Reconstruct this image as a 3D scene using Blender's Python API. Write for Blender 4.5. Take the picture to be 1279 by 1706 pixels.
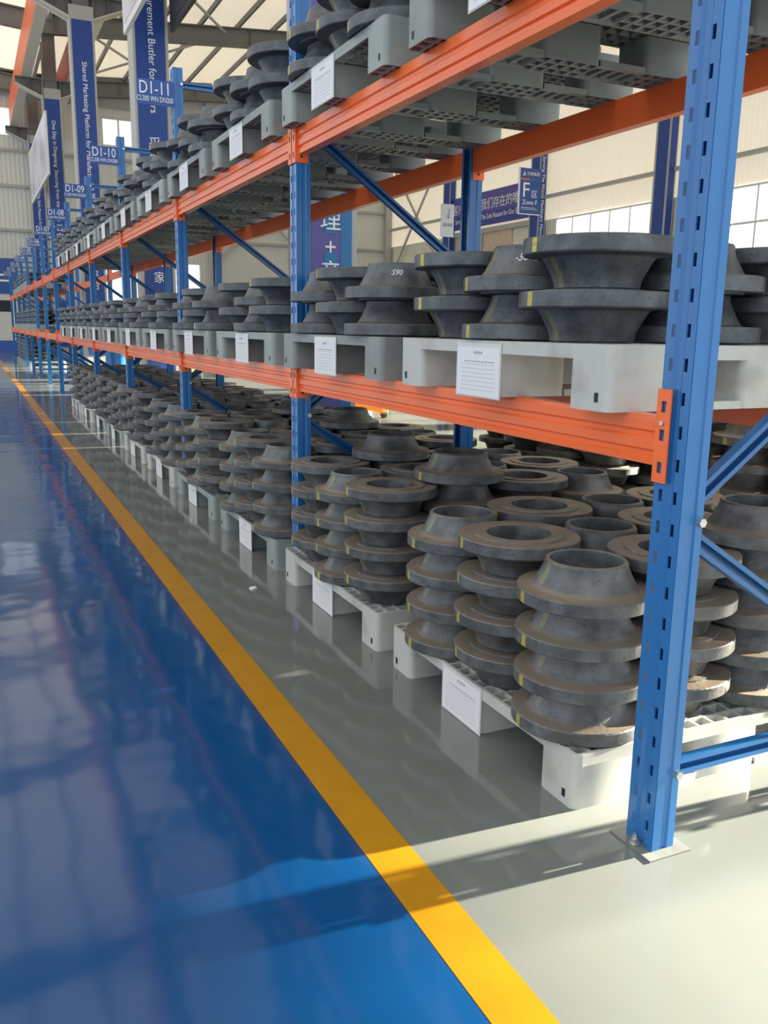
import bpy, bmesh, math, random
from math import sin, cos, pi, radians
from mathutils import Vector, Matrix
random.seed(7)
for o in list(bpy.data.objects): bpy.data.objects.remove(o)
S = bpy.context.scene
COL = S.collection

# ------------------------------------------------------------ camera
FPX, YAW, PIT, ROL, CH = 1451.9, .439, .2075, .0155, 1.258
Fv = Vector((sin(YAW)*cos(PIT), cos(YAW)*cos(PIT), -sin(PIT)))
Rv = Vector((cos(YAW), -sin(YAW), 0)); Uv = Rv.cross(Fv)
R2 = Rv*cos(ROL) + Uv*sin(ROL); U2 = -Rv*sin(ROL) + Uv*cos(ROL)
cd = bpy.data.cameras.new('camera'); cam = bpy.data.objects.new('camera', cd); COL.objects.link(cam)
M = Matrix((R2, U2, -Fv)).transposed().to_4x4(); M.translation = (0, 0, CH); cam.matrix_world = M
cd.sensor_fit = 'HORIZONTAL'; cd.sensor_width = 36; cd.lens = 36*FPX/1279
cd.clip_start = .05; cd.clip_end = 500
S.camera = cam

# ------------------------------------------------------------ world, sun, lamps, exposure
W = bpy.data.worlds.new('world'); S.world = W; W.use_nodes = True
bg = W.node_tree.nodes['Background']; bg.inputs[0].default_value = (.86, .93, 1, 1); bg.inputs[1].default_value = 1.0
def lamp(name, kind, loc, rot, energy, color, **k):
    d = bpy.data.lights.new(name, kind); d.energy = energy; d.color = color
    for a, b in k.items(): setattr(d, a, b)
    o = bpy.data.objects.new(name, d); COL.objects.link(o); o.location = loc; o.rotation_euler = rot; return o
SUN_EL = radians(15.2)
sun = lamp('sun', 'SUN', (30, 0, 20), (0, pi/2 - SUN_EL, radians(-3.5)), 62, (1, .87, .69), angle=radians(1.0))
S.view_settings.view_transform = 'Standard'; S.view_settings.look = 'None'
S.view_settings.exposure = 0.47; S.view_settings.gamma = 1; S.view_settings.use_curve_mapping = False

# ------------------------------------------------------------ materials
def mat(name, col, rough=.5, metal=0, coat=0, noise=None, bump=None, spec=.5, coordobj=True):
    """noise=(scale, col2, lo, hi) mixes a second colour; bump=(scale, strength)"""
    m = bpy.data.materials.new(name); m.use_nodes = True; nt = m.node_tree; b = nt.nodes['Principled BSDF']
    b.inputs['Base Color'].default_value = (*col, 1); b.inputs['Roughness'].default_value = rough
    b.inputs['Metallic'].default_value = metal; b.inputs['Coat Weight'].default_value = coat
    b.inputs['Coat Roughness'].default_value = .08; b.inputs['Specular IOR Level'].default_value = spec
    tc = nt.nodes.new('ShaderNodeTexCoord')
    out = 'Object'
    if noise:
        n = nt.nodes.new('ShaderNodeTexNoise'); n.inputs['Scale'].default_value = noise[0]; n.inputs['Detail'].default_value = 5
        nt.links.new(tc.outputs[out], n.inputs['Vector'])
        r = nt.nodes.new('ShaderNodeMapRange'); r.inputs[1].default_value = noise[2]; r.inputs[2].default_value = noise[3]
        nt.links.new(n.outputs['Fac'], r.inputs[0])
        mx = nt.nodes.new('ShaderNodeMixRGB'); mx.inputs[1].default_value = (*col, 1); mx.inputs[2].default_value = (*noise[1], 1)
        nt.links.new(r.outputs[0], mx.inputs[0]); nt.links.new(mx.outputs[0], b.inputs['Base Color'])
    if bump:
        n = nt.nodes.new('ShaderNodeTexNoise'); n.inputs['Scale'].default_value = bump[0]; n.inputs['Detail'].default_value = 2
        nt.links.new(tc.outputs[out], n.inputs['Vector'])
        bp = nt.nodes.new('ShaderNodeBump'); bp.inputs['Strength'].default_value = 1; bp.inputs['Distance'].default_value = bump[1]
        nt.links.new(n.outputs['Fac'], bp.inputs['Height']); nt.links.new(bp.outputs[0], b.inputs['Normal'])
    return m

def ribbed(name, col, axis, period, depth, rough=.6):
    m = mat(name, col, rough); nt = m.node_tree; b = nt.nodes['Principled BSDF']
    tc = nt.nodes.new('ShaderNodeTexCoord'); w = nt.nodes.new('ShaderNodeTexWave'); w.bands_direction = axis
    w.inputs['Scale'].default_value = 1/period/3.1416*1.57; w.wave_profile = 'SIN'
    bp = nt.nodes.new('ShaderNodeBump'); bp.inputs['Distance'].default_value = depth
    nt.links.new(tc.outputs['Object'], w.inputs['Vector']); nt.links.new(w.outputs['Fac'], bp.inputs['Height'])
    nt.links.new(bp.outputs[0], b.inputs['Normal'])
    return m

M_floor = mat('grey_epoxy', (.165, .180, .175), .07, noise=(1.2, (.145, .160, .157), .35, .7), bump=(1.1, .0030), spec=.6)
M_blue_floor = mat('blue_epoxy', (.004, .062, .21), .085, noise=(1.5, (.005, .065, .215), .35, .7), bump=(2.0, .0055), spec=.36)
M_yellow = mat('yellow_line_paint', (.44, .215, .010), .25, noise=(8, (.40, .19, .009), .4, .7), bump=(1.1, .0035), spec=.35)
M_post = mat('blue_rack_paint', (.016, .15, .42), .28, coat=.3)
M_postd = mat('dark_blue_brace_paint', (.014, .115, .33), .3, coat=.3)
M_beam = mat('orange_rack_paint', (.95, .165, .034), .30, coat=.12, spec=.4)
M_plate = mat('painted_base_plate', (.19, .20, .195), .35, noise=(20, (.15, .16, .16), .4, .7))
M_zinc = mat('galvanised_bolt', (.6, .6, .57), .35, .9)
M_pal = mat('grey_pallet_plastic', (.25, .275, .27), .42, noise=(9, (.21, .235, .23), .4, .7))
M_pal2 = mat('pale_pallet_plastic', (.53, .54, .51), .45, noise=(7, (.40, .395, .36), .5, .72))
M_pal3 = mat('greenish_pallet_plastic', (.30, .34, .325), .42, noise=(9, (.25, .29, .28), .4, .7))
M_card = mat('white_card', (.80, .80, .82), .5)
M_sleeve = mat('clear_plastic_sleeve', (.60, .63, .63), .2)
M_ink = mat('grey_ink', (.35, .36, .42), .6)
M_sign = mat('blue_sign_print', (.022, .085, .33), .35)
M_white = mat('white_lettering', (.85, .87, .9), .5)
M_banner = mat('blue_banner_print', (.012, .055, .28), .45)
M_bannerp = mat('violet_banner_print', (.10, .085, .34), .45)
M_teal = mat('teal_banner_print', (.012, .16, .42), .45)
M_grey_steel = mat('grey_steel_paint', (.16, .16, .155), .5)
M_col_side = mat('pale_grey_column_paint', (.42, .42, .40), .5)
M_orange_crane = mat('orange_crane_paint', (.80, .15, .05), .45)
M_red_crane = mat('red_crane_paint', (.42, .05, .035), .5)
M_cream = mat('cream_flange_paint', (.62, .58, .50), .5)
M_roof = ribbed('cream_roof_sheet', (.78, .74, .62), 'X', .9, .02)
def translucent(m, t):
    nt = m.node_tree; b = nt.nodes['Principled BSDF']; o = nt.nodes['Material Output']
    tr = nt.nodes.new('ShaderNodeBsdfTranslucent'); tr.inputs[0].default_value = (.95, .925, .84, 1)
    mx = nt.nodes.new('ShaderNodeMixShader'); mx.inputs[0].default_value = t
    nt.links.new(b.outputs[0], mx.inputs[1]); nt.links.new(tr.outputs[0], mx.inputs[2]); nt.links.new(mx.outputs[0], o.inputs[0])
translucent(M_roof, .10)  # translucency added so the roof glows and brightens the hall
M_wall = ribbed('cream_wall_sheet', (.70, .68, .60), 'Y', .30, .012)
M_wallt = ribbed('added_glow_wall_sheet', (.74, .72, .66), 'Y', .30, .012)
translucent(M_wallt, .017)  # added glow: sun leaks through to brighten the upper side wall
M_wallx = ribbed('cream_end_wall_sheet', (.66, .67, .63), 'X', .30, .012)
M_shut = ribbed('beige_shutter', (.62, .50, .38), 'Y', .25, .03)
M_frame = mat('white_window_frame', (.72, .73, .72), .4)
M_black = mat('dark_board_back', (.012, .014, .022), .6)
M_board = mat('white_board_face', (.62, .60, .66), .3, noise=(.8, (.30, .28, .45), .45, .75))
M_leaf = mat('green_leaves', (.14, .27, .06), .6, noise=(6, (.06, .15, .03), .4, .6))
M_mach = mat('orange_machine_paint', (.85, .30, .02), .4)
M_rubber = mat('black_rubber', (.02, .02, .02), .7)
M_darkglass = mat('dark_glass', (.03, .04, .05), .1)
M_plinth = mat('blue_panel_paint', (.03, .10, .42), .4)

def glass_mat():
    m = bpy.data.materials.new('window_glass'); m.use_nodes = True; nt = m.node_tree; nt.nodes.clear()
    o = nt.nodes.new('ShaderNodeOutputMaterial'); t = nt.nodes.new('ShaderNodeBsdfTransparent'); g = nt.nodes.new('ShaderNodeBsdfGlossy')
    g.inputs['Roughness'].default_value = .05; t.inputs[0].default_value = (.97, .99, .98, 1)
    mx = nt.nodes.new('ShaderNodeMixShader'); mx.inputs[0].default_value = .06
    nt.links.new(t.outputs[0], mx.inputs[1]); nt.links.new(g.outputs[0], mx.inputs[2]); nt.links.new(mx.outputs[0], o.inputs[0]); return m
M_glass = glass_mat()

def flange_mat(name, base, dust, rust):
    """dark forged steel, dust lying on upward faces, a yellow paint dab on the rim at local -X"""
    m = bpy.data.materials.new(name); m.use_nodes = True; nt = m.node_tree; N = nt.nodes; L = nt.links; b = N['Principled BSDF']
    b.inputs['Metallic'].default_value = .35
    tc = N.new('ShaderNodeTexCoord'); geo = N.new('ShaderNodeNewGeometry'); oi = N.new('ShaderNodeObjectInfo')
    def mth(op, a, c=None, v2=None):
        n = N.new('ShaderNodeMath'); n.operation = op
        for i, s in ((0, a), (1, c if c is not None else v2)):
            if s is None: continue
            if isinstance(s, (int, float)): n.inputs[i].default_value = s
            else: L.new(s, n.inputs[i])
        return n.outputs[0]
    def mix(f, a, c):
        n = N.new('ShaderNodeMixRGB')
        for i, s in ((0, f), (1, a), (2, c)):
            if isinstance(s, tuple): n.inputs[i].default_value = (*s, 1)
            elif isinstance(s, float): n.inputs[i].default_value = s
            else: L.new(s, n.inputs[i])
        return n.outputs[0]
    def rng(x, lo, hi, a=0., c=1.):
        n = N.new('ShaderNodeMapRange'); n.inputs[1].default_value = lo; n.inputs[2].default_value = hi; n.inputs[3].default_value = a; n.inputs[4].default_value = c
        L.new(x, n.inputs[0]); return n.outputs[0]
    ad = N.new('ShaderNodeVectorMath'); ad.operation = 'ADD'; L.new(tc.outputs['Object'], ad.inputs[0]); L.new(oi.outputs['Random'], ad.inputs[1])
    def noise(sc, det=4):
        n = N.new('ShaderNodeTexNoise'); n.inputs['Scale'].default_value = sc; n.inputs['Detail'].default_value = det; L.new(ad.outputs[0], n.inputs['Vector']); return n.outputs['Fac']
    n1, n2, n3 = noise(14), noise(90, 3), noise(5)
    sh = rng(oi.outputs['Random'], 0, 1, 0., 1.)
    c = mix(rng(n1, .38, .68), base, tuple(x*2.1 for x in base))
    c = mix(mth('MULTIPLY', rng(n2, .60, .66), .35), c, tuple(x*.45 for x in base))
    c = mix(mth('MULTIPLY', rng(n3, .5, .75), .25), c, rust)
    sn = N.new('ShaderNodeSeparateXYZ'); L.new(geo.outputs['Normal'], sn.inputs[0])
    up = rng(sn.outputs[2], .62, .95)
    c = mix(mth('MULTIPLY', up, rng(n1, .2, .75, .95, .6)), c, dust)
    so = N.new('ShaderNodeSeparateXYZ'); L.new(tc.outputs['Object'], so.inputs[0])
    ay = mth('ABSOLUTE', mth('ADD', so.outputs[1], mth('MULTIPLY', n1, .012)))
    mk = mth('MULTIPLY', mth('LESS_THAN', ay, .011), mth('LESS_THAN', so.outputs[0], -.095))
    mk = mth('MULTIPLY', mk, mth('LESS_THAN', mth('ABSOLUTE', sn.outputs[2]), .6))
    rad = N.new('ShaderNodeVectorMath'); rad.operation = 'LENGTH'; cx = N.new('ShaderNodeCombineXYZ'); L.new(so.outputs[0], cx.inputs[0]); L.new(so.outputs[1], cx.inputs[1]); L.new(cx.outputs[0], rad.inputs[0])
    mk = mth('MULTIPLY', mk, rng(rad.outputs['Value'], .165, .18, .22, 1.))
    mk = mth('MULTIPLY', mk, rng(n2, .35, .5, .55, 1.))
    c = mix(mk, c, (.50, .44, .08))
    L.new(c, b.inputs['Base Color']); L.new(rng(n1, .3, .7, .36, .56), b.inputs['Roughness'])
    bp = N.new('ShaderNodeBump'); bp.inputs['Distance'].default_value = .0012; L.new(n2, bp.inputs['Height']); L.new(bp.outputs[0], b.inputs['Normal'])
    return m
M_fl = flange_mat('dusty_forged_steel', (.085, .090, .094), (.33, .265, .205), (.16, .12, .09))
M_fs = flange_mat('dark_forged_steel', (.072, .080, .088), (.15, .145, .135), (.11, .10, .09))

# ------------------------------------------------------------ mesh helpers
class MB:
    def __init__(s): s.v = []; s.f = []
    def box(s, x0, x1, y0, y1, z0, z1):
        n = len(s.v)
        s.v += [(x, y, z) for z in (z0, z1) for x, y in ((x0, y0), (x1, y0), (x1, y1), (x0, y1))]
        s.f += [tuple(n+i for i in q) for q in ((3, 2, 1, 0), (4, 5, 6, 7), (0, 1, 5, 4), (1, 2, 6, 5), (2, 3, 7, 6), (3, 0, 4, 7))]
        return s
    def prism(s, pts, axis, a, b):
        """closed outline extruded along an axis; pts are the two other coordinates in x,y,z order"""
        n = len(s.v); k = len(pts)
        def P(p, t):
            return {'x': (t, p[0], p[1]), 'y': (p[0], t, p[1]), 'z': (p[0], p[1], t)}[axis]
        s.v += [P(p, a) for p in pts] + [P(p, b) for p in pts]
        s.f += [tuple(range(n, n+k)), tuple(range(n+2*k-1, n+k-1, -1))]
        s.f += [(n+i, n+k+i, n+k+(i+1) % k, n+(i+1) % k) for i in range(k)]
        return s
    def bar(s, p, q, w, h=None, up=(0, 0, 1)):
        p = Vector(p); q = Vector(q); d = (q-p).normalized(); h = h or w
        u = Vector(up); a = d.cross(u)
        if a.length < 1e-4: a = d.cross(Vector((1, 0, 0)))
        a.normalize(); c = a.cross(d)
        n = len(s.v)
        for t in (p, q):
            for i, j in ((-1, -1), (1, -1), (1, 1), (-1, 1)): s.v.append(tuple(t + a*i*w/2 + c*j*h/2))
        s.f += [tuple(n+i for i in f) for f in ((3, 2, 1, 0), (4, 5, 6, 7), (0, 1, 5, 4), (1, 2, 6, 5), (2, 3, 7, 6), (3, 0, 4, 7))]
        return s
    def cyl(s, c, r, h, axis='z', n=10):
        return s.prism([(c['xyz'.index([a for a in 'xyz' if a != axis][0])] + r*cos(2*pi*i/n), c['xyz'.index([a for a in 'xyz' if a != axis][1])] + r*sin(2*pi*i/n)) for i in range(n)], axis, c['xyz'.index(axis)], c['xyz'.index(axis)]+h)
    def mesh(s, name, m, smooth=False):
        me = bpy.data.meshes.new(name); me.from_pydata(s.v, [], s.f); me.materials.append(m)
        bm = bmesh.new(); bm.from_mesh(me); bmesh.ops.recalc_face_normals(bm, faces=bm.faces); bm.to_mesh(me); bm.free()
        if smooth:
            me.shade_smooth(); me.set_sharp_from_angle(angle=radians(32))
        return me
    def obj(s, name, m, parent=None, bevel=0, smooth=False):
        o = bpy.data.objects.new(name, s.mesh(name, m, smooth)); COL.objects.link(o); o.parent = parent
        if bevel:
            md = o.modifiers.new('bevel', 'BEVEL'); md.width = bevel; md.segments = 2; md.limit_method = 'ANGLE'; md.angle_limit = radians(50)
        return o
def tag(o, label, cat, group=None):
    o['label'] = label; o['category'] = cat
    if group: o['group'] = group
    return o
def thing(name, label, cat, loc, group=None):
    o = bpy.data.objects.new(name, None); COL.objects.link(o); o.location = loc; o.empty_display_size = .1
    return tag(o, label, cat, group)
def struct(o): o['kind'] = 'structure'; return o
def link(name, me, parent, loc=(0, 0, 0), rot=(0, 0, 0)):
    o = bpy.data.objects.new(name, me); COL.objects.link(o); o.parent = parent; o.location = loc; o.rotation_euler = rot; return o
TXT = {}
def text(name, body, size, m, parent, loc, basis, align='CENTER', vert=False, depth=.002, sx=1):
    """flat lettering; basis = (right, up) unit vectors of the text plane"""
    key = (body, size, m.name, align, depth, sx)
    if key not in TXT:
        c = bpy.data.curves.new('lettering', 'FONT'); c.body = body; c.size = size; c.align_x = align; c.align_y = 'CENTER'; c.extrude = depth; c.resolution_u = 3
        t = bpy.data.objects.new('tmp', c); COL.objects.link(t); bpy.context.view_layer.update()
        me = bpy.data.meshes.new_from_object(t.evaluated_get(bpy.context.evaluated_depsgraph_get()))
        bpy.data.objects.remove(t); me.materials.clear(); me.materials.append(m); me.name = 'lettering'
        if sx != 1: me.transform(Matrix.Scale(sx, 4, (1, 0, 0)))
        TXT[key] = me
    o = bpy.data.objects.new(name, TXT[key]); COL.objects.link(o); o.parent = parent
    r = Vector(basis[0]); u = Vector(basis[1]); n = r.cross(u)
    mm = Matrix((r, u, n)).transposed().to_4x4(); mm.translation = loc; o.matrix_local = mm
    return o
ORD = ['first', 'second', 'third', 'fourth', 'fifth', 'sixth', 'seventh', 'eighth', 'ninth', 'tenth', 'eleventh', 'twelfth', 'thirteenth', 'fourteenth']

# ------------------------------------------------------------ layout constants
XR, Y1, BAY, Z1, Z2, RD = 1.429, 1.509, 2.592, 1.068, 2.154, 1.0
NF = 14                       # upright frames
PW, PD, PH = 1.13, 1.10, .16  # pallet
def yk(i): return Y1 + i*BAY

# ------------------------------------------------------------ setting: floor
def slab(name, x0, x1, y0, y1, z0, z1, m): return struct(MB().box(x0, x1, y0, y1, z0, z1).obj(name, m))
slab('floor', -9, 21, -6, 44.5, -.2, 0, M_floor)
slab('trim_1', -3.6, .780, -6, 43.5, 0, .0015, M_blue_floor)['label'] = 'blue painted aisle floor'
slab('trim_2', .782, .898, -6, 43.5, 0, .002, M_yellow)['label'] = 'yellow aisle line'
slab('trim_3', .780, .782, -6, 43.5, 0, .0012, M_black)['label'] = 'dark joint beside the yellow line'

# right side wall with a window band between the wall columns
WX = 21.0
WB, WT = 3.4, 5.55
cols_y = [-5.1, 2.0, 9.1, 16.2, 23.3, 30.4, 37.6]
rows = [(-6, -4.5)] + []
w = MB(); w.box(WX, WX+.2, -6, 44.5, 0, WB); 
wins = []
prev = -6
for a, b in ((-5.2, 3.9), (6.8, 12.0), (15.4, 20.6), (24.0, 29.4)):
    w.box(WX, WX+.2, prev, a, WB, WT); prev = b; wins.append((a, b))
w.box(WX, WX+.2, prev, 44.5, WB, WT)
wr = struct(w.obj('wall_right', M_wall))
u = MB(); u.v = [(WX+.1, -6, WT), (WX+.1, 44.5, WT), (WX+.1, 44.5, 13.3), (WX+.1, -6, 13.3)]; u.f = [(0, 1, 2, 3)]
u.obj('upper_sheet', M_wallt, wr)
for z in (6.35, 8.2, 10.1, 2.2):
    MB().box(WX-.16, WX, -6, 44.3, z, z+.12).obj('purlin', M_col_side, wr)
MB().box(WX-.06, WX, 32.4, 37.2, .0, 5.45).obj('shutter_door', M_shut, wr)
MB().box(WX-.12, WX, 34.7, 34.85, .0, 5.45).box(WX-.14, WX, 30.8, 37.3, 5.45, 5.65).obj('shutter_frame', M_col_side, wr)
wn = 0
def window_y(x, y0, y1, z0, z1, nx, nz):
    global wn; wn += 1
    o = thing('window_%d' % wn, 'window', 'window', (x, y0, z0)); del o['category']; del o['label']; struct(o)
    f = MB(); L = y1-y0; H = z1-z0; t = .06
    for i in range(nx+1): f.box(-.04, .06, i*L/nx-(t/2 if 0 < i < nx else 0)-(t if i == nx else 0), i*L/nx+(t/2 if 0 < i < nx else 0)+(t if i == 0 else 0), 0, H)
    for i in range(nz+1): f.box(-.03, .05, 0, L, i*H/nz-(t/2 if 0 < i < nz else 0)-(t if i == nz else 0), i*H/nz+(t/2 if 0 < i < nz else 0)+(t if i == 0 else 0))
    f.obj('window_frame', M_frame, o)
    for i in range(nx):
        for j in range(nz): MB().box(0, .008, i*L/nx+.03, (i+1)*L/nx-.03, j*H/nz+.03, (j+1)*H/nz-.03).obj('pane', M_glass, o)
for a, b in wins: window_y(WX+.03, a, b, WB, WT, 5, 2)
def window_x(y, x0, x1, z0, z1, nx, nz):
    global wn; wn += 1
    o = thing('window_%d' % wn, 'window', 'window', (x0, y, z0)); del o['category']; del o['label']; struct(o)
    f = MB(); L = x1-x0; H = z1-z0; t = .07
    for i in range(nx+1):
        c = i*L/nx; c = min(max(c, t/2), L-t/2); f.box(c-t/2, c+t/2, -.05, .05, 0, H)
    for i in range(nz+1):
        c = i*H/nz; c = min(max(c, t/2), H-t/2); f.box(0, L, -.04, .04, c-t/2, c+t/2)
    f.obj('window_frame', M_frame, o)
    for i in range(nx):
        for j in range(nz): MB().box(i*L/nx+.035, (i+1)*L/nx-.035, 0, .008, j*H/nz+.035, (j+1)*H/nz-.035).obj('pane', M_glass, o)

# end wall: high windows and an open gate with greenery beyond
EY = 44.5
w = MB()
hw = [(-3.5, -1.0), (.6, 2.42), (6.2, 7.75), (11.2, 12.75), (16.2, 17.75)]
px = -9
for a, b in hw: w.box(px, a, EY, EY+.2, 9.35, 10.6); px = b
w.box(px, 21.2, EY, EY+.2, 9.35, 10.6); w.box(-9, 21.2, EY, EY+.2, 10.6, 16); w.box(-9, 21.2, EY, EY+.2, 4.2, 9.35)
w.box(-9, 5.4, EY, EY+.2, 0, 4.2); w.box(10.6, 17.4, EY, EY+.2, 0, 4.2); w.box(20.2, 21.2, EY, EY+.2, 0, 4.2)
we = struct(w.obj('wall_end', M_wallx))
for a, b in hw: window_x(EY+.1, a, b, 9.35, 10.6, 2 if b-a > 1 else 1, 1)
window_x(EY+.1, 17.4, 20.2, 0, 4.2, 3, 3)
for z in (5.3, 7.2, 8.7, 11.0): MB().box(-9, 21, EY-.14, EY, z, z+.12).obj('purlin', M_col_side, we)
for x in (11, 16.6, 20.6): MB().box(x, x+.35, EY-.35, EY, 0, 12.8).obj('wall_post', M_col_side, we)
b = MB(); b.box(-9, 21, EY-.5, EY-.02, 11.95, 12.45); b.obj('eaves_girder', M_grey_steel, we)

# ceiling: valley over the column row
def cz(x): return 11.95 + .075*abs(x-3.2)
c = MB()
c.v = [(x, y, cz(x)) for y in (-6, 44.7) for x in (-9, 3.2, 21.2)]; c.f = [(0, 1, 4, 3), (1, 2, 5, 4)]
cl = struct(c.obj('ceiling', M_roof))
for i in range(21):
    x = -8.4 + i*1.42
    if abs(x-3.2) < .3: continue
    MB().box(x-.04, x+.04, -6, 44.4, cz(x)-.2, cz(x)-.01).obj('purlin', M_grey_steel, cl)
tn = 3
for Y in (7.7, 16.8, 25.9, 35.0, 44.0):
    tn += 1
    r = MB()
    for xa, xb in ((-9, 3.2), (3.2, 21)):
        za, zb = cz(xa)-.2, cz(xb)-.2
        for (lo, hi, hy) in ((-.66, -.62, .13), (-.62, -.04, .02), (-.04, 0, .13)):
            r.prism([(xa, za+lo), (xb, zb+lo), (xb, zb+hi), (xa, za+hi)], 'y', Y-hy, Y+hy)
    for k in range(8):
        x = -7+3.5*k; r.box(x-.01, x+.01, Y-.12, Y+.12, cz(x)-.86, cz(x)-.2)
    o = struct(r.obj('trim_%d' % tn, M_grey_steel)); o['label'] = 'grey steel roof rafter'
for Y0 in (25.9, 35.0):
    for xa, xb in ((4.2, 9.5), (9.5, 4.2)):
        tn += 1
        o = struct(MB().bar((xa, Y0+.2, cz(xa)-.45), (xb, Y0+8.9, cz(xb)-.45), .07).obj('trim_%d' % tn, M_col_side)); o['label'] = 'roof bracing rod'
    tn += 1
    struct(MB().bar((3.3, Y0, cz(3.3)-.35), (3.3, Y0+9.0, cz(3.3)-.35), .14).obj('trim_%d' % tn, M_col_side))

# ------------------------------------------------------------ building columns with printed wraps
wraps = {0: None, 1: ('采购商专业采购管家', 4.42, .22, .29, 'Procurement Butler for Buyers', 7.14),
         2: ('为制造商共享营销平台', 4.89, .24, .29, 'Shared Marketing Platform for Manufacturers', 8.0),
         3: ('一日定襄全球法兰采购', 4.95, .26, .31, 'One Day in Dingxiang  Sourcing from the Globe', 8.30),
         4: ('为客户服务是我们存在', 4.6, .28, .34, 'Serving Customers is The Sole Reason for Our Existence', 8.5)}
names = ['nearest', 'second', 'third', 'fourth', 'farthest']
for i, Y in enumerate((7.7, 16.8, 25.9, 35.0, 43.7)):
    x0, x1 = (2.80, 3.30) if i == 0 else (2.93, 3.55)
    t = thing('column', names[i] + ' steel building column behind the rack, wrapped in a blue banner', 'column', (x0, Y, 0))
    wd = x1-x0
    MB().box(0, wd, 0, .5, 0, 9.35).obj('column_shaft', M_col_side, t, .01)
    MB().box(.1, wd-.1, .1, .4, 9.35, 11.35).obj('upper_shaft', M_grey_steel, t)
    if i < 5:
        # corbels both sides carry the crane beams
        k = MB()
        k.prism([(-.85, 9.66), (wd+.85, 9.66), (wd+.85, 9.42), (wd, 9.05), (0, 9.05), (-.85, 9.42)], 'y', .22, .26)
        k.box(-.85, wd+.85, .05, .45, 9.62, 9.66)
        for x in (-.4, 0, wd, wd+.4): k.box(x-.01, x+.01, .05, .45, 9.25, 9.62)
        k.obj('corbel', M_grey_steel, t)
        k = MB()
        for sgn, bx in ((-1, 0), (1, wd)):
            k.prism([(bx, 9.05), (bx+sgn*.85, 9.42), (bx+sgn*.85, 9.44), (bx, 9.08)], 'y', .02, .48)
        k.obj('corbel_flange', M_cream, t)
    bn = MB().box(.05, wd-.06, -.012, -.001, .4, 9.0).obj('banner', M_bannerp if i == 0 else M_banner, t)
    if i == 0:
        s = MB()
        for z in (1.83, 2.22, 1.45, 2.60): s.box(.17, .30, -.016, -.012, z-.13, z+.10)
        s.obj('printed_patch', M_teal, bn)
        MB().box(wd-.17, wd-.06, -.016, -.012, .4, 9.0).obj('printed_stripe', M_teal, bn)
    if i == 0:
        for g, z in (('理', 2.20), ('+', 1.965), ('产', 1.745)):
            text('lettering', g, .21, M_white, bn, (.23, -.017, z), ((1, 0, 0), (0, 0, 1)))
    else:
        glyphs, ztop, size, pitch, eng, zs = wraps[i]
        for j, g in enumerate(glyphs):
            text('lettering', g, size, M_white, bn, (wd*.52, -.014, ztop-j*pitch), ((1, 0, 0), (0, 0, 1)))
        text('lettering', eng, .175, M_white, bn, (wd*.52, -.014, zs), ((0, 0, -1), (1, 0, 0)), align='LEFT')
# crane runway beams along both sides of the columns
def crane(x, colr, lab):
    t = thing('crane_beam', lab, 'beam', (x, 5, 9.66))
    MB().box(-.02, .02, 0, 39, .03, 1.05).obj('web', colr, t)
    MB().box(-.16, .16, 0, 39, 0, .03).obj('bottom_flange', M_cream, t)
    MB().box(-.16, .16, 0, 39, 1.05, 1.08).box(-.17, -.155, 0, 39, .04, 1.06).obj('side_plate', colr, t)
crane(2.44, M_orange_crane, 'long orange overhead crane beam on the aisle side of the columns')
crane(3.95, M_red_crane, 'long red overhead crane beam on the far side of the columns')

# hanging boards between the columns
def board(x, y0, y1, z0, z1, back, lab, m=M_board):
    t = thing('hanging_board', lab, 'board', (x, y0, z0))
    MB().box(-.03, .03, 0, y1-y0, 0, z1-z0).obj('board_frame', M_black if back else M_frame, t)
    MB().box(-.036, -.031, .12, y1-y0-.12, .12, z1-z0-.12).obj('printed_face', M_black if back else m, t)
    for a in (.3, y1-y0-.34): MB().box(-.02, .02, a, a+.04, z1-z0, 9.62-z0).obj('hanger', M_grey_steel, t)
board(2.60, 30.3, 38.2, 5.78, 7.62, False, 'white framed picture board hanging beside the fourth banner column')
board(2.60, 8.4, 15.5, 5.77, 8.4, False, 'white hanging board above the aisle, in front of the second column')
board(3.60, 8.2, 16.7, 6.27, 8.9, True, 'dark backed hanging board behind the second banner column')

# side wall columns, banner, zone sign
for y in cols_y[2:]:
    t = thing('wall_column', 'blue wrapped column against the window wall, ' + {9.1: 'nearest', 16.2: 'second', 23.3: 'right of the Zone F sign', 30.4: 'carrying the Zone F sign', 37.6: 'farthest, left of the violet banner'}[y], 'column', (WX-.36, y, 0))
    MB().box(0, .3, -.35, .35, 0, 12.9).obj('column_shaft', M_col_side, t)
    b = MB().box(-.012, -.001, -.25, .25, .5, 8.4).box(0.0, .25, -.362, -.351, .5, 8.4).obj('banner', M_banner, t)
    if y == 30.4: text('lettering', 'Serving The World Machinery Manufacturers', .20, M_white, b, (.12, -.366, 7.9), ((0, 0, -1), (1, 0, 0)), align='LEFT')
t = thing('zone_sign', 'blue Zone F sign board projecting from a wall column', 'sign', (19.66, 30.0, 5.72))
MB().box(0, .98, 0, .06, 0, 1.68).obj('sign_board', M_sign, t)
MB().box(-.03, 0, -.01, .07, -.02, 1.70).box(0, .98, -.01, .07, -.03, 0).obj('sign_edge', M_white, t)
MB().box(.05, .42, -.012, -.002, 1.24, 1.30).obj('red_bar', M_orange_crane, t)
MB().box(.42, .9, -.012, -.002, 1.24, 1.30).obj('teal_bar', M_teal, t)
text('lettering', 'F', .78, M_white, t, (.28, -.01, .85), ((1, 0, 0), (0, 0, 1)))
text('lettering', '区', .30, M_white, t, (.68, -.01, .72), ((1, 0, 0), (0, 0, 1)))
text('lettering', 'Zone F', .24, M_white, t, (.48, -.01, .42), ((1, 0, 0), (0, 0, 1)))
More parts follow.
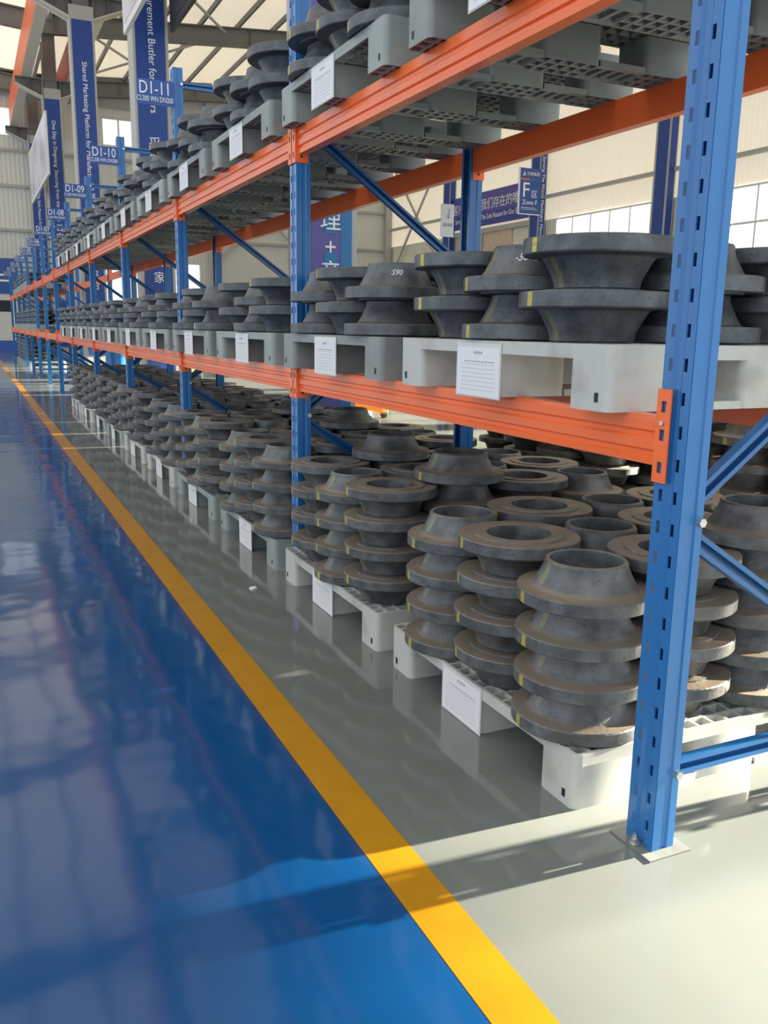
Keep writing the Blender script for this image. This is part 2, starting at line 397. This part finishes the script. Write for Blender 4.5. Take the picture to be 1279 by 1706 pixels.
text('lettering', '万峰集团', .15, M_white, t, (.60, -.01, 1.47), ((1, 0, 0), (0, 0, 1)))
lg = MB()
for k in range(9):
    a = radians(-150+k*24); lg.bar((.17+.06*cos(a), -.008, 1.46+.06*sin(a)), (.17+.06*cos(a+.42), -.008, 1.46+.06*sin(a+.42)), .01, .02)
lg.bar((.13, -.008, 1.45), (.17, -.008, 1.40), .01, .03).bar((.17, -.008, 1.40), (.20, -.008, 1.56), .01, .03)
lg.obj('emblem', M_white, t)
MB().box(.1, .75, -.01, -.002, .22, .235).box(.1, .85, -.01, -.002, .16, .172).obj('small_print', M_white, t)
t = thing('wall_banner', 'violet banner with white Chinese and English slogan on the side wall', 'banner', (WX-.2, 30.9, 5.74))
MB().box(0, .03, 0, 6.3, 0, 1.42).obj('banner_sheet', M_bannerp, t)
MB().box(-.002, 0, 0, 6.3, 0, .55).obj('blue_band', mat('blue_violet_print', (.05, .06, .32), .5), t)
text('lettering', '为客户服务是我们存在的唯一理由', .50, M_white, t, (-.006, 3.1, .86), ((0, -1, 0), (0, 0, 1)))
text('lettering', 'Serving Customers is The Sole Reason for Our Existence', .30, M_white, t, (-.006, 3.1, .36), ((0, -1, 0), (0, 0, 1)), sx=.86)
# wind bracing by the corner
MB().bar((WX-.22, 38.1, 4.0), (WX-.22, 43.8, 9.6), .09).bar((WX-.22, 43.8, 4.0), (WX-.22, 38.1, 9.6), .09).obj('wind_brace', M_col_side, wr)
MB().bar((11.3, EY-.2, 4.3), (16.6, EY-.2, 9.2), .09).bar((16.6, EY-.2, 4.3), (11.3, EY-.2, 9.2), .09).obj('wind_brace', M_col_side, we)

# booth at the end of the aisle
t = thing('booth', 'white booth with a blue top and base at the end of the aisle', 'booth', (-1.6, 41.9, 0))
MB().box(0, 3.62, 0, 1.6, .5, 2.48).obj('panel', mat('white_booth_panel', (.62, .63, .6), .5), t)
MB().box(-.02, 3.64, -.03, 1.6, 0, .5).obj('plinth', M_plinth, t)
hd = MB().box(-.02, 3.66, -.05, 1.6, 2.48, 3.95).obj('sign_fascia', M_sign, t)
MB().box(2.2, 3.3, -.012, 0, 1.72, 2.2).obj('booth_window', M_darkglass, t)
MB().box(2.0, 2.75, -.06, -.05, 3.22, 3.30).box(2.85, 3.45, -.06, -.05, 3.22, 3.30).obj('print_line', M_white, hd)
MB().box(2.4, 3.3, -.06, -.05, 2.98, 3.06).obj('print_line', M_white, hd)

# greenery beyond the gate
def bush(x, y, r, lab):
    me = bpy.data.meshes.new('bush'); bm = bmesh.new()
    for k in range(420):
        a = random.uniform(0, 2*pi); e = math.acos(random.uniform(-.2, 1)); rr = r*random.uniform(.75, 1.05)
        p = Vector((rr*sin(e)*cos(a), rr*sin(e)*sin(a), r*.5 + rr*cos(e))); p.z = max(p.z, .05)
        n = Vector([random.gauss(0, 1) for _ in range(3)]).normalized(); u = n.orthogonal().normalized(); v = n.cross(u); s = r*.16
        bm.faces.new([bm.verts.new(p+u*s), bm.verts.new(p+v*s*.6), bm.verts.new(p-u*s), bm.verts.new(p-v*s*.6)])
    bm.to_mesh(me); bm.free(); me.materials.append(M_leaf)
    t = thing('bush', lab, 'bush', (x, y, 0)); o = bpy.data.objects.new('foliage', me); COL.objects.link(o); o.parent = t
    MB().cyl((0, 0, 0), .08, r*.7).obj('stem', mat('bark', (.1, .07, .05), .8) if 'bark' not in bpy.data.materials else bpy.data.materials['bark'], t)
bush(5.6, 49, 1.7, 'green bush outside the end gate, left one')
bush(10.2, 50, 2.0, 'green bush outside the end gate, middle one')
bush(15.5, 50.5, 2.0, 'green bush outside the end gate, right one')
slab('floor_outside', -30, 60, 44.7, 120, -.3, -.02, mat('outside_ground', (.35, .33, .28), .8))

# ------------------------------------------------------------ upright frames
def post_mesh(ztop, holes=True):
    """C section post: slotted face at x=0 (towards the aisle), returns along +x; width along y"""
    ys = [-.045, -.029, -.018, -.008, .008, .018, .029, .045]
    xs = [0, 0, 0, .006, .006, 0, 0, 0]
    zs = []; z = .045; kind = []
    zs.append(0.0)
    while z + .045 < ztop:
        zs += [z, z+.029]; z += .075
    zs.append(ztop)
    v = []; f = []; idx = {}
    def V(p):
        p = tuple(round(c, 5) for c in p)
        if p not in idx: idx[p] = len(v); v.append(p)
        return idx[p]
    for r in range(len(zs)-1):
        za, zb = zs[r], zs[r+1]; slotrow = (r % 2 == 1)
        for c in range(7):
            if slotrow and c in (1, 5) and holes: continue
            def Y(c_, top):  # slots taper downwards
                y = ys[c_]
                if top: return y
                return y
            f.append((V((xs[c], ys[c], za)), V((xs[c+1], ys[c+1], za)), V((xs[c+1], ys[c+1], zb)), V((xs[c], ys[c], zb))))
    for s in (-1, 1):
        pr = [(0, .045*s), (.026, .045*s), (.030, .041*s), (.044, .041*s), (.048, .045*s), (.068, .045*s), (.068, .026*s)]
        for r in range(len(zs)-1):
            za, zb = zs[r], zs[r+1]
            for (a, b) in zip(pr[:-1], pr[1:]): f.append((V((a[0], a[1], za)), V((b[0], b[1], za)), V((b[0], b[1], zb)), V((a[0], a[1], zb))))
    me = bpy.data.meshes.new('post'); me.from_pydata(v, [], f); me.materials.append(M_post)
    return me
ME_bolt = MB().cyl((0, -.0075, 0), .011, .015, 'y', 6).mesh('bolt', M_zinc)
def plate_mesh():
    return MB().box(-.03, .10, -.075, .075, 0, .005).mesh('base_plate', M_plate)
ME_plate = plate_mesh()
ME_anchor = MB().cyl((-.015, 0, .006), .014, .003).cyl((-.015, 0, .009), .010, .012, n=6).cyl((-.015, 0, .021), .006, .012, n=8).mesh('anchor_bolt', M_zinc)
def channel(p, q, w=.042, h=.026):
    """folded channel brace from p to q in the xz plane, open towards -y"""
    p = Vector(p); q = Vector(q); d = (q-p).normalized(); n = Vector((-d.z, 0, d.x)); y = Vector((0, 1, 0))
    m = MB(); t = .003
    def slabx(a0, a1, b0, b1):
        k = len(m.v)
        for e in (p, q):
            for a, b in ((a0, b0), (a1, b0), (a1, b1), (a0, b1)): m.v.append(tuple(e + n*a + y*b))
        m.f.extend(tuple(k+i for i in f) for f in ((3, 2, 1, 0), (4, 5, 6, 7), (0, 1, 5, 4), (1, 2, 6, 5), (2, 3, 7, 6), (3, 0, 4, 7)))
    slabx(-w/2, w/2, h/2-t, h/2)
    slabx(-w/2, -w/2+t, -h/2, h/2-t); slabx(w/2-t, w/2, -h/2, h/2-t)
    slabx(-w/2+t, -w/2+.012, -h/2, -h/2+t); slabx(w/2-.012, w/2-t, -h/2, -h/2+t)
    return m
PZ = 3.03
ME_post = post_mesh(PZ)
XA, XB = .075, RD-.075
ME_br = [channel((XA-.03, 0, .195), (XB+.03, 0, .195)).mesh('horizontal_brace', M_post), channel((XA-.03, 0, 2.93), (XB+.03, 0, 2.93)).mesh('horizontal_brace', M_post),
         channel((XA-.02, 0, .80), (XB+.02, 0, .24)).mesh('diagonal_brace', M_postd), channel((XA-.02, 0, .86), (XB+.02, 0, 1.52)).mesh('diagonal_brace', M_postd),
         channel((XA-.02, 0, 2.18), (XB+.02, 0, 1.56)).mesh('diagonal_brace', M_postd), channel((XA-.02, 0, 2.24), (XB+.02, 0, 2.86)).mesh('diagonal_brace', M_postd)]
def sol(o):
    md = o.modifiers.new('sheet', 'SOLIDIFY'); md.thickness = .0022; md.offset = 0
for i in range(NF):
    sg = 13-i
    if i == 0: lab = 'nearest blue rack frame with slotted posts and diagonal braces'
    elif i == 1: lab = 'second blue slotted rack frame from the near end of the rack'
    elif sg >= 1: lab = 'blue rack frame with the D1-%02d sign at its top' % sg
    else: lab = 'last blue rack frame at the far end of the rack'
    t = thing('rack_frame', lab, 'rack frame', (XR, yk(i), 0), 'upright frames of the pallet rack')
    for x, r in ((0, 0), (RD, pi)):
        p = link('post', ME_post, t, (x, 0, .004), (0, 0, r)); sol(p)
        for z in ((.20, .83, 2.20, 2.92) if x == 0 else (.20, 1.54, 2.90)): link('bolt', ME_bolt, p, (.057, -.0525 if r == 0 else .0525, z))
        q = link('base_plate', ME_plate, t, (x, 0, 0), (0, 0, r)); link('anchor_bolt', ME_anchor, q)
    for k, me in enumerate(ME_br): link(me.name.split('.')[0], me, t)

# ------------------------------------------------------------ beams
BL = BAY - .092
def beam_profile():
    # x, z outline of a stepped box beam, top at 0, front at x=0
    return [(0.0, 0), (.045, 0), (.045, -.115), (0.0, -.115), (-.001, -.099), (.006, -.094), (.006, -.084), (-.002, -.079), (-.002, -.056), (.005, -.050), (.005, -.040), (-.001, -.034), (-.001, -.012)]
ME_beam = MB().prism([(x+.006, z) for x, z in beam_profile()], 'y', 0, BL).mesh('beam_body', M_beam)
def connector(s):
    """L plate hooked on the post: front leg with three hook windows, side leg against the post side"""
    m = MB(); t = .004; za, zb = -.150, .065
    y0, y1 = (0, .040)
    # front leg over the post face at x = -t .. 0, spanning y from the beam end outward, windows 16x24 mm
    wz = [.025, -.040, -.115]
    edges = [zb]
    x0, x1 = -.0075, -.0035
    def B(ya, yb, zc, zd): m.box(x0, x1, min(s*ya, s*yb), max(s*ya, s*yb), zc, zd)
    B(-.004, .010, za, zb); B(.026, .040, za, zb)
    cur = zb
    for c in wz:
        B(.010, .026, c+.013, cur); cur = c-.013
    B(.010, .026, za, cur)
    # side leg
    m.box(-.0075, .058, min(-s*.004, 0), max(-s*.004, 0), za, zb)
    return m
ME_con = {s: connector(s).mesh('connector', M_beam) for s in (-1, 1)}
ME_pin = {s: MB().cyl((-.012, s*.018, -.012), .006, .006, 'x', 8).mesh('lock_pin', M_zinc) for s in (-1, 1)}
ME_lock = {s: MB().box(.020, .030, min(-s*.0045, -s*.0055), max(-s*.0045, -s*.0055), -.128, -.118).box(.018, .042, min(-s*.0045, -s*.0055), max(-s*.0045, -s*.0055), -.1365+.03, -.1335+.03).mesh('lock_slot', M_black) for s in (-1, 1)}
for lv, (Z, ln) in enumerate(((Z1, 'lower'), (Z2, 'upper'))):
    for side in (0, 1):
        for i in range(NF-1):
            lab = 'orange %s rack beam on the %s side, %s bay from the near end' % (ln, 'aisle' if side == 0 else 'rear', ORD[i])
            t = thing('rack_beam', lab, 'beam', (XR if side == 0 else XR+RD, yk(i)+.046, Z), 'orange beams of the pallet rack')
            if side: t.rotation_euler = (0, 0, pi); t.location.y += BL
            link('beam_body', ME_beam, t)
            # near (y=0) connector reaches toward -y, far one toward +y
            for s, y in ((-1, 0), (1, BL)):
                c = link('connector', ME_con[s], t, (0, y, 0)); link('lock_pin', ME_pin[s], c); link('lock_slot', ME_lock[s], c)

# ------------------------------------------------------------ aisle signs
for i in range(2, NF-1):
    n = 13-i
    t = thing('aisle_sign', 'blue location sign reading D1-%02d' % n, 'sign', (XR-.255, yk(i)-.055, 2.765), 'blue location signs along the rack')
    MB().box(0, .262, 0, .004, 0, .165).obj('sign_plate', M_sign, t)
    text('lettering', 'D1-%02d' % n, .118, M_white, t, (.124, -.003, .107), ((1, 0, 0), (0, 0, 1)), depth=.001, sx=.74)
    text('lettering', 'CL300 WN DN200', .050, M_white, t, (.124, -.003, .037), ((1, 0, 0), (0, 0, 1)), depth=.001, sx=.62)

# ------------------------------------------------------------ pallets
def rrect(x0, x1, y0, y1, r, n=4):
    p = []
    for cx, cy, a in ((x1-r, y1-r, 0), (x0+r, y1-r, 90), (x0+r, y0+r, 180), (x1-r, y0+r, 270)):
        for k in range(n+1): p.append((cx+r*cos(radians(a+90*k/n)), cy+r*sin(radians(a+90*k/n))))
    return p
def tube_ring(m, x0, x1, y0, y1, r, t, z0, z1):
    a = rrect(x0, x1, y0, y1, r); b = rrect(x0+t, x1-t, y0+t, y1-t, max(r-t, .004)); n = len(m.v); k = len(a)
    m.v += [(*p, z0) for p in a] + [(*p, z1) for p in a] + [(*p, z0) for p in b] + [(*p, z1) for p in b]
    for i in range(k):
        j = (i+1) % k
        m.f += [(n+i, n+j, n+k+j, n+k+i), (n+2*k+j, n+2*k+i, n+3*k+i, n+3*k+j), (n+j, n+i, n+2*k+i, n+2*k+j), (n+k+i, n+k+j, n+3*k+j, n+3*k+i)]
SK = .036
def runner_mesh(mt, yc, wy):
    """three hollow feet in line along x joined by a bottom strip, grid bottoms"""
    m = MB(); top = PH-SK
    for (x0, x1) in ((0, .24), (PD/2-.12, PD/2+.12), (PD-.24, PD)):
        tube_ring(m, x0, x1, yc-wy/2, yc+wy/2, .022, .007, 0, top)
        for k in range(1, 5): m.box(x0+.24*k/5-.007, x0+.24*k/5+.007, yc-wy/2+.007, yc+wy/2-.007, 0, .012)
        for k in range(1, 3): m.box(x0+.007, x1-.007, yc-wy/2+wy*k/3-.007, yc-wy/2+wy*k/3+.007, .001, .013)
    for x0, x1 in ((.24, PD/2-.12), (PD/2+.12, PD-.24)):
        for s in (-1, 1): m.box(x0-.003, x1+.003, min(yc+s*wy/2, yc+s*(wy/2-.03)), max(yc+s*wy/2, yc+s*(wy/2-.03)), 0, .020)
        for k in range(5): m.box(x0+(x1-x0)*k/4-.008, x0+(x1-x0)*k/4+.008, yc-wy/2+.03, yc+wy/2-.03, .002, .016)
    return m.mesh('runner', mt, True)
def deck_mesh(mt):
    m = MB(); z0, z1 = PH-SK, PH
    tube_ring(m, 0, PD, 0, PW, .022, .010, z0, z1)
    nx, ny = 20, 21
    for i in range(1, nx): x = PD*i/nx; m.box(x-.004, x+.004, .01, PW-.01, z0+.004, z1-.0005)
    for j in range(1, ny): y = PW*j/ny; m.box(.01, PD-.01, y-.004, y+.004, z0+.004, z1)
    return m.mesh('deck', mt)
PM = {}
def pallet_parts(mt):
    if mt.name not in PM:
        PM[mt.name] = (deck_mesh(mt), [runner_mesh(mt, yc, wy) for yc, wy in ((.08, .16), (PW/2, .15), (PW-.08, .16))])
    return PM[mt.name]
ME_slot = MB().box(-.0012, -.0002, -.008, .006, .022, .045).mesh('moulded_slot', M_black)
def card_meshes():
    m = MB().box(-.003, -.001, 0, .252, 0, .160).mesh('sleeve', M_sleeve)
    c = MB().box(-.0045, -.003, .006, .244, .004, .146).mesh('paper', M_card)
    r = MB()
    for k in range(7): r.box(-.0050, -.0045, .03, .22, .022+k*.0125, .0228+k*.0125)
    for k in range(4): r.box(-.0050, -.0045, .10+k*.013, .108+k*.013, .128, .136)
    for k in range(9): r.box(-.0050, -.0045, .035+k*.019, .048+k*.019, .104, .1075)
    return m, c, r.mesh('print', M_ink)
ME_card = card_meshes()
def pallet(x, y, z, mt, lab, group, card=None, gname='pallet'):
    t = thing('pallet', lab, 'pallet', (x, y, z), group)
    d, rs = pallet_parts(mt); link('deck', d, t)
    for r in rs: link('runner', r, t)
    if y < 12:
        for yy in (.045, PW-.045): link('moulded_slot', ME_slot, t, (0, yy, 0))
    if card:
        c = thing('label_card', card, 'card', (x, y+PW/2-.126+(random.uniform(-.03, .03) if y > 2 else .035), z+(.001 if z < .1 else -.008)), 'white cards on the pallet fronts')
        for n, me in zip(('sleeve', 'paper', 'print'), ME_card): link(n, me, c)
    return t
PAL_F = []
def pal_y(i, lv):
    b, k = divmod(i, 2)
    return yk(b) + (.161 if k == 0 else 1.461) + (.03 if lv == 0 and i == 0 else 0)
LVN = {0: 'floor', 1: 'lower shelf', 2: 'upper shelf'}

# ------------------------------------------------------------ flanges
def flange_profile(R, t, rb, rt, h, bore, rf):
    return [(bore, 0), (rf, 0), (rf+.001, .0040), (R-.003, .0040), (R, .0070), (R, t-.004), (R-.003, t), (rb+.012, t+.001), (rb+.003, t+.006),
            (rb-.25*(rb-rt), t+.25*(h-t)), (rt+.006, t+.6*(h-t)), (rt, t+.8*(h-t)), (rt-.001, h-.006), (rt-.006, h), (bore+.002, h), (bore, h-.003)]
def lathe(prof, n):
    v = []; f = []; k = len(prof)
    for i in range(n):
        a = 2*pi*i/n
        v += [(r*cos(a), r*sin(a), z) for r, z in prof]
    for i in range(n):
        j = (i+1) % n
        for q in range(k):
            p = (q+1) % k
            f.append((i*k+q, j*k+q, j*k+p, i*k+p))
    return v, f
def flange_mesh(prof, n, mt, flip):
    v, f = lathe(prof, n)
    if flip:
        h = max(p[2] for p in v); v = [(x, -y, h-z) for x, y, z in v]
    me = bpy.data.meshes.new('flange'); me.from_pydata(v, [], f); me.materials.append(mt)
    me.shade_smooth(); me.set_sharp_from_angle(angle=radians(28)); return me
FH0, FH1 = .12, .138
PF = {0: flange_profile(.190, .043, .142, .116, FH0, .101, .140), 1: flange_profile(.203, .048, .146, .116, FH1, .104, .150)}
FM = {}
def fmesh(kind, mt, flip, n):
    key = (kind, mt.name, flip, n)
    if key not in FM: FM[key] = flange_mesh(PF[kind], n, mt, flip)
    return FM[key]
FL = []   # every flange: (dist, visible, kind, mt, x, y, z, flip, rot, label, group)
def stack(x, y, z, kind, tiers, flip, lab_fn, group, front, rot, i0):
    h = FH0 if kind == 0 else FH1
    jx, jy = random.uniform(-.006, .006), random.uniform(-.006, .006)
    for k in range(tiers):
        vis = front or k >= tiers-1
        xx = x+jx+random.uniform(-.003, .003); yy = y+jy+random.uniform(-.003, .003)
        FL.append((math.hypot(xx, yy) + (0 if vis else 50), kind, xx, yy, z+k*h, flip, rot+random.uniform(-.1, .1), lab_fn(k), group))
TN = {4: ['bottom', 'second', 'third', 'top'], 5: ['bottom', 'second', 'third', 'fourth', 'top'], 2: ['lower', 'upper'], 3: ['bottom', 'middle', 'top'], 6: ['bottom', 'second', 'third', 'fourth', 'fifth', 'top']}
ROWN = ['front', 'second', 'third', 'rear']
def load_pallet(lv, i, x0, y0, z):
    kind = 0 if lv == 0 else 1
    if lv == 0: xs = [.14, .462, .784, 1.10]; ys = [.19, .53, .87]
    else: xs = [.165, .500, .830] if i else [.185, .52, .85]; ys = [.215, .545, .868]
    off = (.09 if i == 0 and lv else 0)
    for a, dx in enumerate(xs):
        for b, dy in enumerate(ys):
            flip = ((a+b+i) % 2 == 1) if lv == 0 else ((a+b+i) % 2 == 0)
            tiers = 4 if lv == 0 else 2
            if lv == 0 and (i, a, b) in ((0, 2, 0), (1, 1, 0), (1, 1, 2), (3, 2, 1), (2, 2, 2)): tiers = 5
            def lab(k, flip=flip, a=a, b=b, tiers=tiers):
                return 'neck-%s steel flange, %s tier, %s row %s stack, %s %s pallet' % ('down' if flip else 'up', TN[tiers][k], ROWN[a], ('near', 'middle', 'far')[b], ORD[i], LVN[lv])
            rot = random.uniform(-.35, .0)
            if random.random() < .12: rot += pi*.8
            stack(x0+dx, y0+dy+off, z+PH, kind, tiers, flip, lab, 'weld neck flanges on the ' + LVN[lv] + ' pallets', a == 0 or b == 0, rot, i)
for lv, Z, n in ((0, 0, 10), (1, Z1, 11), (2, Z2, 11)):
    for i in range(n):
        x0 = 1.370 + (0 if lv else 0); y0 = pal_y(i, lv)
        mt = (M_pal2, M_pal2, M_pal3, M_pal3)[i % 4] if lv == 0 else (M_pal2 if (lv == 1 and i == 0) else (M_pal if (i*7+lv) % 3 else M_pal3))
        lab = '%s plastic pallet, %s from the near end %s' % ('pale grey' if mt is M_pal2 else 'grey', ORD[i], ('on the floor', 'on the lower shelf', 'on the upper shelf')[lv])
        cardl = 'white paper card on the %s %s pallet from the near end' % (ORD[i], LVN[lv])
        pallet(x0, y0, Z, mt, lab, 'pallets ' + ('on the floor', 'on the lower shelf', 'on the upper shelf')[lv], cardl if not (lv == 0 and i == 9) else None)
        load_pallet(lv, i, x0, y0, Z)
# far bays, set back in the rack
far = [(0, 10.1), (0, 11.1), (1, 8.1), (1, 9.1), (1, 10.1), (1, 11.1), (2, 9.1), (2, 10.1), (2, 11.1)]
for q, (lv, b) in enumerate(far):
    for k in range(2):
        y0 = yk(int(b)) + (.161 if k == 0 else 1.461); Z = (0, Z1, Z2)[lv]; i = int(b)*2+k
        nm = ORD[int(b)]
        pallet(1.42, y0, Z, M_pal3, 'grey plastic pallet %s, %s side of the %s bay' % (('on the floor', 'on the lower shelf', 'on the upper shelf')[lv], 'near' if k == 0 else 'far', nm), 'far pallets ' + ('on the floor', 'on the lower shelf', 'on the upper shelf')[lv])
        for a in range(3):
            for c_ in range(3):
                stack(1.42+.2+a*.34, y0+.20+c_*.355, Z+PH, 0, (5, 3, 2)[lv], (a+c_) % 2 == 0, lambda k_: '', '', False, 0, i)
                for z_ in range((5, 3, 2)[lv]): FL[-1-z_] = (90,) + FL[-1-z_][1:]
# floor pallets behind the rack
for q, (x, y, T) in enumerate(((3.05, 2.35, 6), (3.05, 3.75, 6), (4.4, 2.2, 5), (4.4, 3.6, 5), (3.75, 5.2, 5))):
    nm = ('near one just behind the rack', 'second one just behind the rack', 'near one of the outer row', 'second one of the outer row', 'the far one near the first column')[q]
    pallet(x, y, 0, M_pal3, 'grey plastic floor pallet behind the rack, ' + nm, 'pallets behind the rack')
    for a in range(3):
        for c_ in range(3):
            def lab(k, a=a, c_=c_, T=T, q=q): return 'steel flange, %s tier, %s row %s stack, %s pallet behind the rack' % (TN[T][k], ('left', 'middle', 'right')[a], ('near', 'middle', 'far')[c_], ('nearest', 'second', 'outer near', 'outer second', 'far')[q])
            stack(x+.20+a*.35, y+.20+c_*.36, PH, 0, T, (a+c_) % 2 == 0, lab, 'weld neck flanges behind the rack', a == 0 and q == 0, 0, 20)
FL.sort(key=lambda r: r[0])
single, rest = FL[:300], FL[300:]
for d, kind, x, y, z, flip, rot, lab, grp in single:
    mt = M_fl if z < 1 else M_fs
    o = bpy.data.objects.new('pipe_flange', fmesh(kind, mt, flip, 64 if d < 4 else 36)); COL.objects.link(o)
    o.location = (x, y, z); o.rotation_euler = (0, 0, rot); tag(o, lab, 'flange', grp)
# the rest: one joined object
vv = []; ff = []; mi = []
for d, kind, x, y, z, flip, rot, lab, grp in rest:
    near = math.hypot(x, y) < 9
    v, f = lathe(PF[kind], 28 if near else 18)
    h = FH0 if kind == 0 else FH1; n = len(vv)
    if flip: v = [(a, -b, h-c) for a, b, c in v]
    vv += [(a+x, b+y, c+z) for a, b, c in v]; ff += [tuple(n+i for i in q) for q in f]; mi += [0 if z < 1 else 1]*len(f)
me = bpy.data.meshes.new('flange_stacks'); me.from_pydata(vv, [], ff)
M_flr = flange_mat('dusty_forged_steel_far', (.080, .086, .092), (.20, .175, .145), (.16, .12, .09)); M_fsr = flange_mat('dark_forged_steel_far', (.072, .080, .088), (.15, .145, .135), (.11, .10, .09))
for m_ in (M_flr, M_fsr):
    for nd in m_.node_tree.nodes:
        if nd.type == 'MATH' and nd.operation == 'LESS_THAN' and nd.inputs[1].default_value < 0: nd.inputs[1].default_value = -999
me.materials.append(M_flr); me.materials.append(M_fsr); me.polygons.foreach_set('material_index', mi)
me.shade_smooth(); me.set_sharp_from_angle(angle=radians(28))
o = bpy.data.objects.new('flange_stacks', me); COL.objects.link(o); o['kind'] = 'stuff'
tag(o, 'hundreds more dark steel flanges stacked inside and along the far rack', 'flanges')

# chalk writing on a few necks of the lower shelf
def chalk(o, body, z, kind, size=.030):
    c = bpy.data.curves.new('chalk', 'FONT'); c.body = body; c.size = size; c.align_x = 'CENTER'; c.align_y = 'CENTER'; c.resolution_u = 2; c.shear = .3
    t = bpy.data.objects.new('tmp', c); COL.objects.link(t); bpy.context.view_layer.update()
    me = bpy.data.meshes.new_from_object(t.evaluated_get(bpy.context.evaluated_depsgraph_get())); bpy.data.objects.remove(t)
    P = [(r, zz) for r, zz in PF[kind][8:13]]
    def rad(zz):
        for (r0, z0), (r1, z1) in zip(P[:-1], P[1:]):
            if zz <= z1: return r0+(r1-r0)*(zz-z0)/(z1-z0)
        return P[-1][0]
    base = math.atan2(-o.location.y, -o.location.x) - o.rotation_euler.z
    for v in me.vertices:
        zz = z+v.co.y; r = rad(zz)+.0012; a = base + v.co.x/.128; v.co = (r*cos(a), r*sin(a), zz)
    me.materials.clear(); me.materials.append(M_white); me.name = 'chalk_mark'
    q = bpy.data.objects.new('chalk_mark', me); COL.objects.link(q); q.parent = o
n_ = 0
for o in [o for o in bpy.data.objects if o.name.startswith('pipe_flange')]:
    lb = o['label']
    if 'neck-up' in lb and 'upper tier' in lb and 'front row' in lb and 'lower shelf' in lb and o.location.y < 6.5 and n_ < 4:
        chalk(o, ('-50  S90', 'S90', '50 S90', 'S90')[n_], .100, 1); n_ += 1
# ------------------------------------------------------------ small things
t = thing('notice_card', 'white notice card hanging on a rear rack post', 'card', (2.19, yk(1)-.055, 1.717))
MB().box(0, .075, 0, .003, 0, .158).obj('card_sheet', M_card, t)
mk = MB().bar((.035, -.002, .105), (.045, -.002, .09), .001, .004).bar((.045, -.002, .09), (.048, -.002, .135), .001, .004)
for k in range(4): mk.box(.015+k*.014, .023+k*.014, -.002, 0, .05, .066)
mk.obj('print', M_ink, t)
# orange machine standing behind the rack
t = thing('floor_crane', 'orange wheeled floor crane behind the rack', 'machine', (4.6, 11.3, 0))
MB().bar((0, 0, .12), (0, 1.3, .12), .10).bar((.7, 0, .12), (.7, 1.3, .12), .10).bar((-.02, 1.25, .12), (.72, 1.25, .12), .10).obj('base_frame', M_mach, t, .008)
MB().bar((.35, 1.25, .12), (.35, 1.25, 1.35), .12).obj('mast', M_mach, t, .008)
MB().bar((.35, 1.3, 1.33), (.35, .1, 1.55), .09).obj('jib', M_mach, t, .008)
MB().bar((.35, 1.2, .55), (.35, .65, 1.40), .055).obj('ram', M_rubber, t)
for x in (0, .7):
    for y in (.05, 1.25): MB().cyl((x-.025, y, .06), .06, .05, 'x', 16).obj('wheel', M_rubber, t)
t = thing('oil_drum', 'blue steel drum standing behind the far bays', 'drum', (3.0, 20.5, 0))
MB().cyl((0, 0, 0), .29, .88, n=32).obj('drum_body', M_teal, t)
dr = MB()
for z in (.0, .29, .58, .86): dr.cyl((0, 0, z), .30, .025, n=32)
dr.obj('drum_rib', M_teal, t)
t = MB().prism([(1.16, 3.96), (1.185, 3.975), (1.18, 4.0), (1.15, 3.99)], 'z', 0, .008).obj('paper_scrap', M_card)
tag(t, 'small white scrap of paper lying on the grey floor', 'scrap')
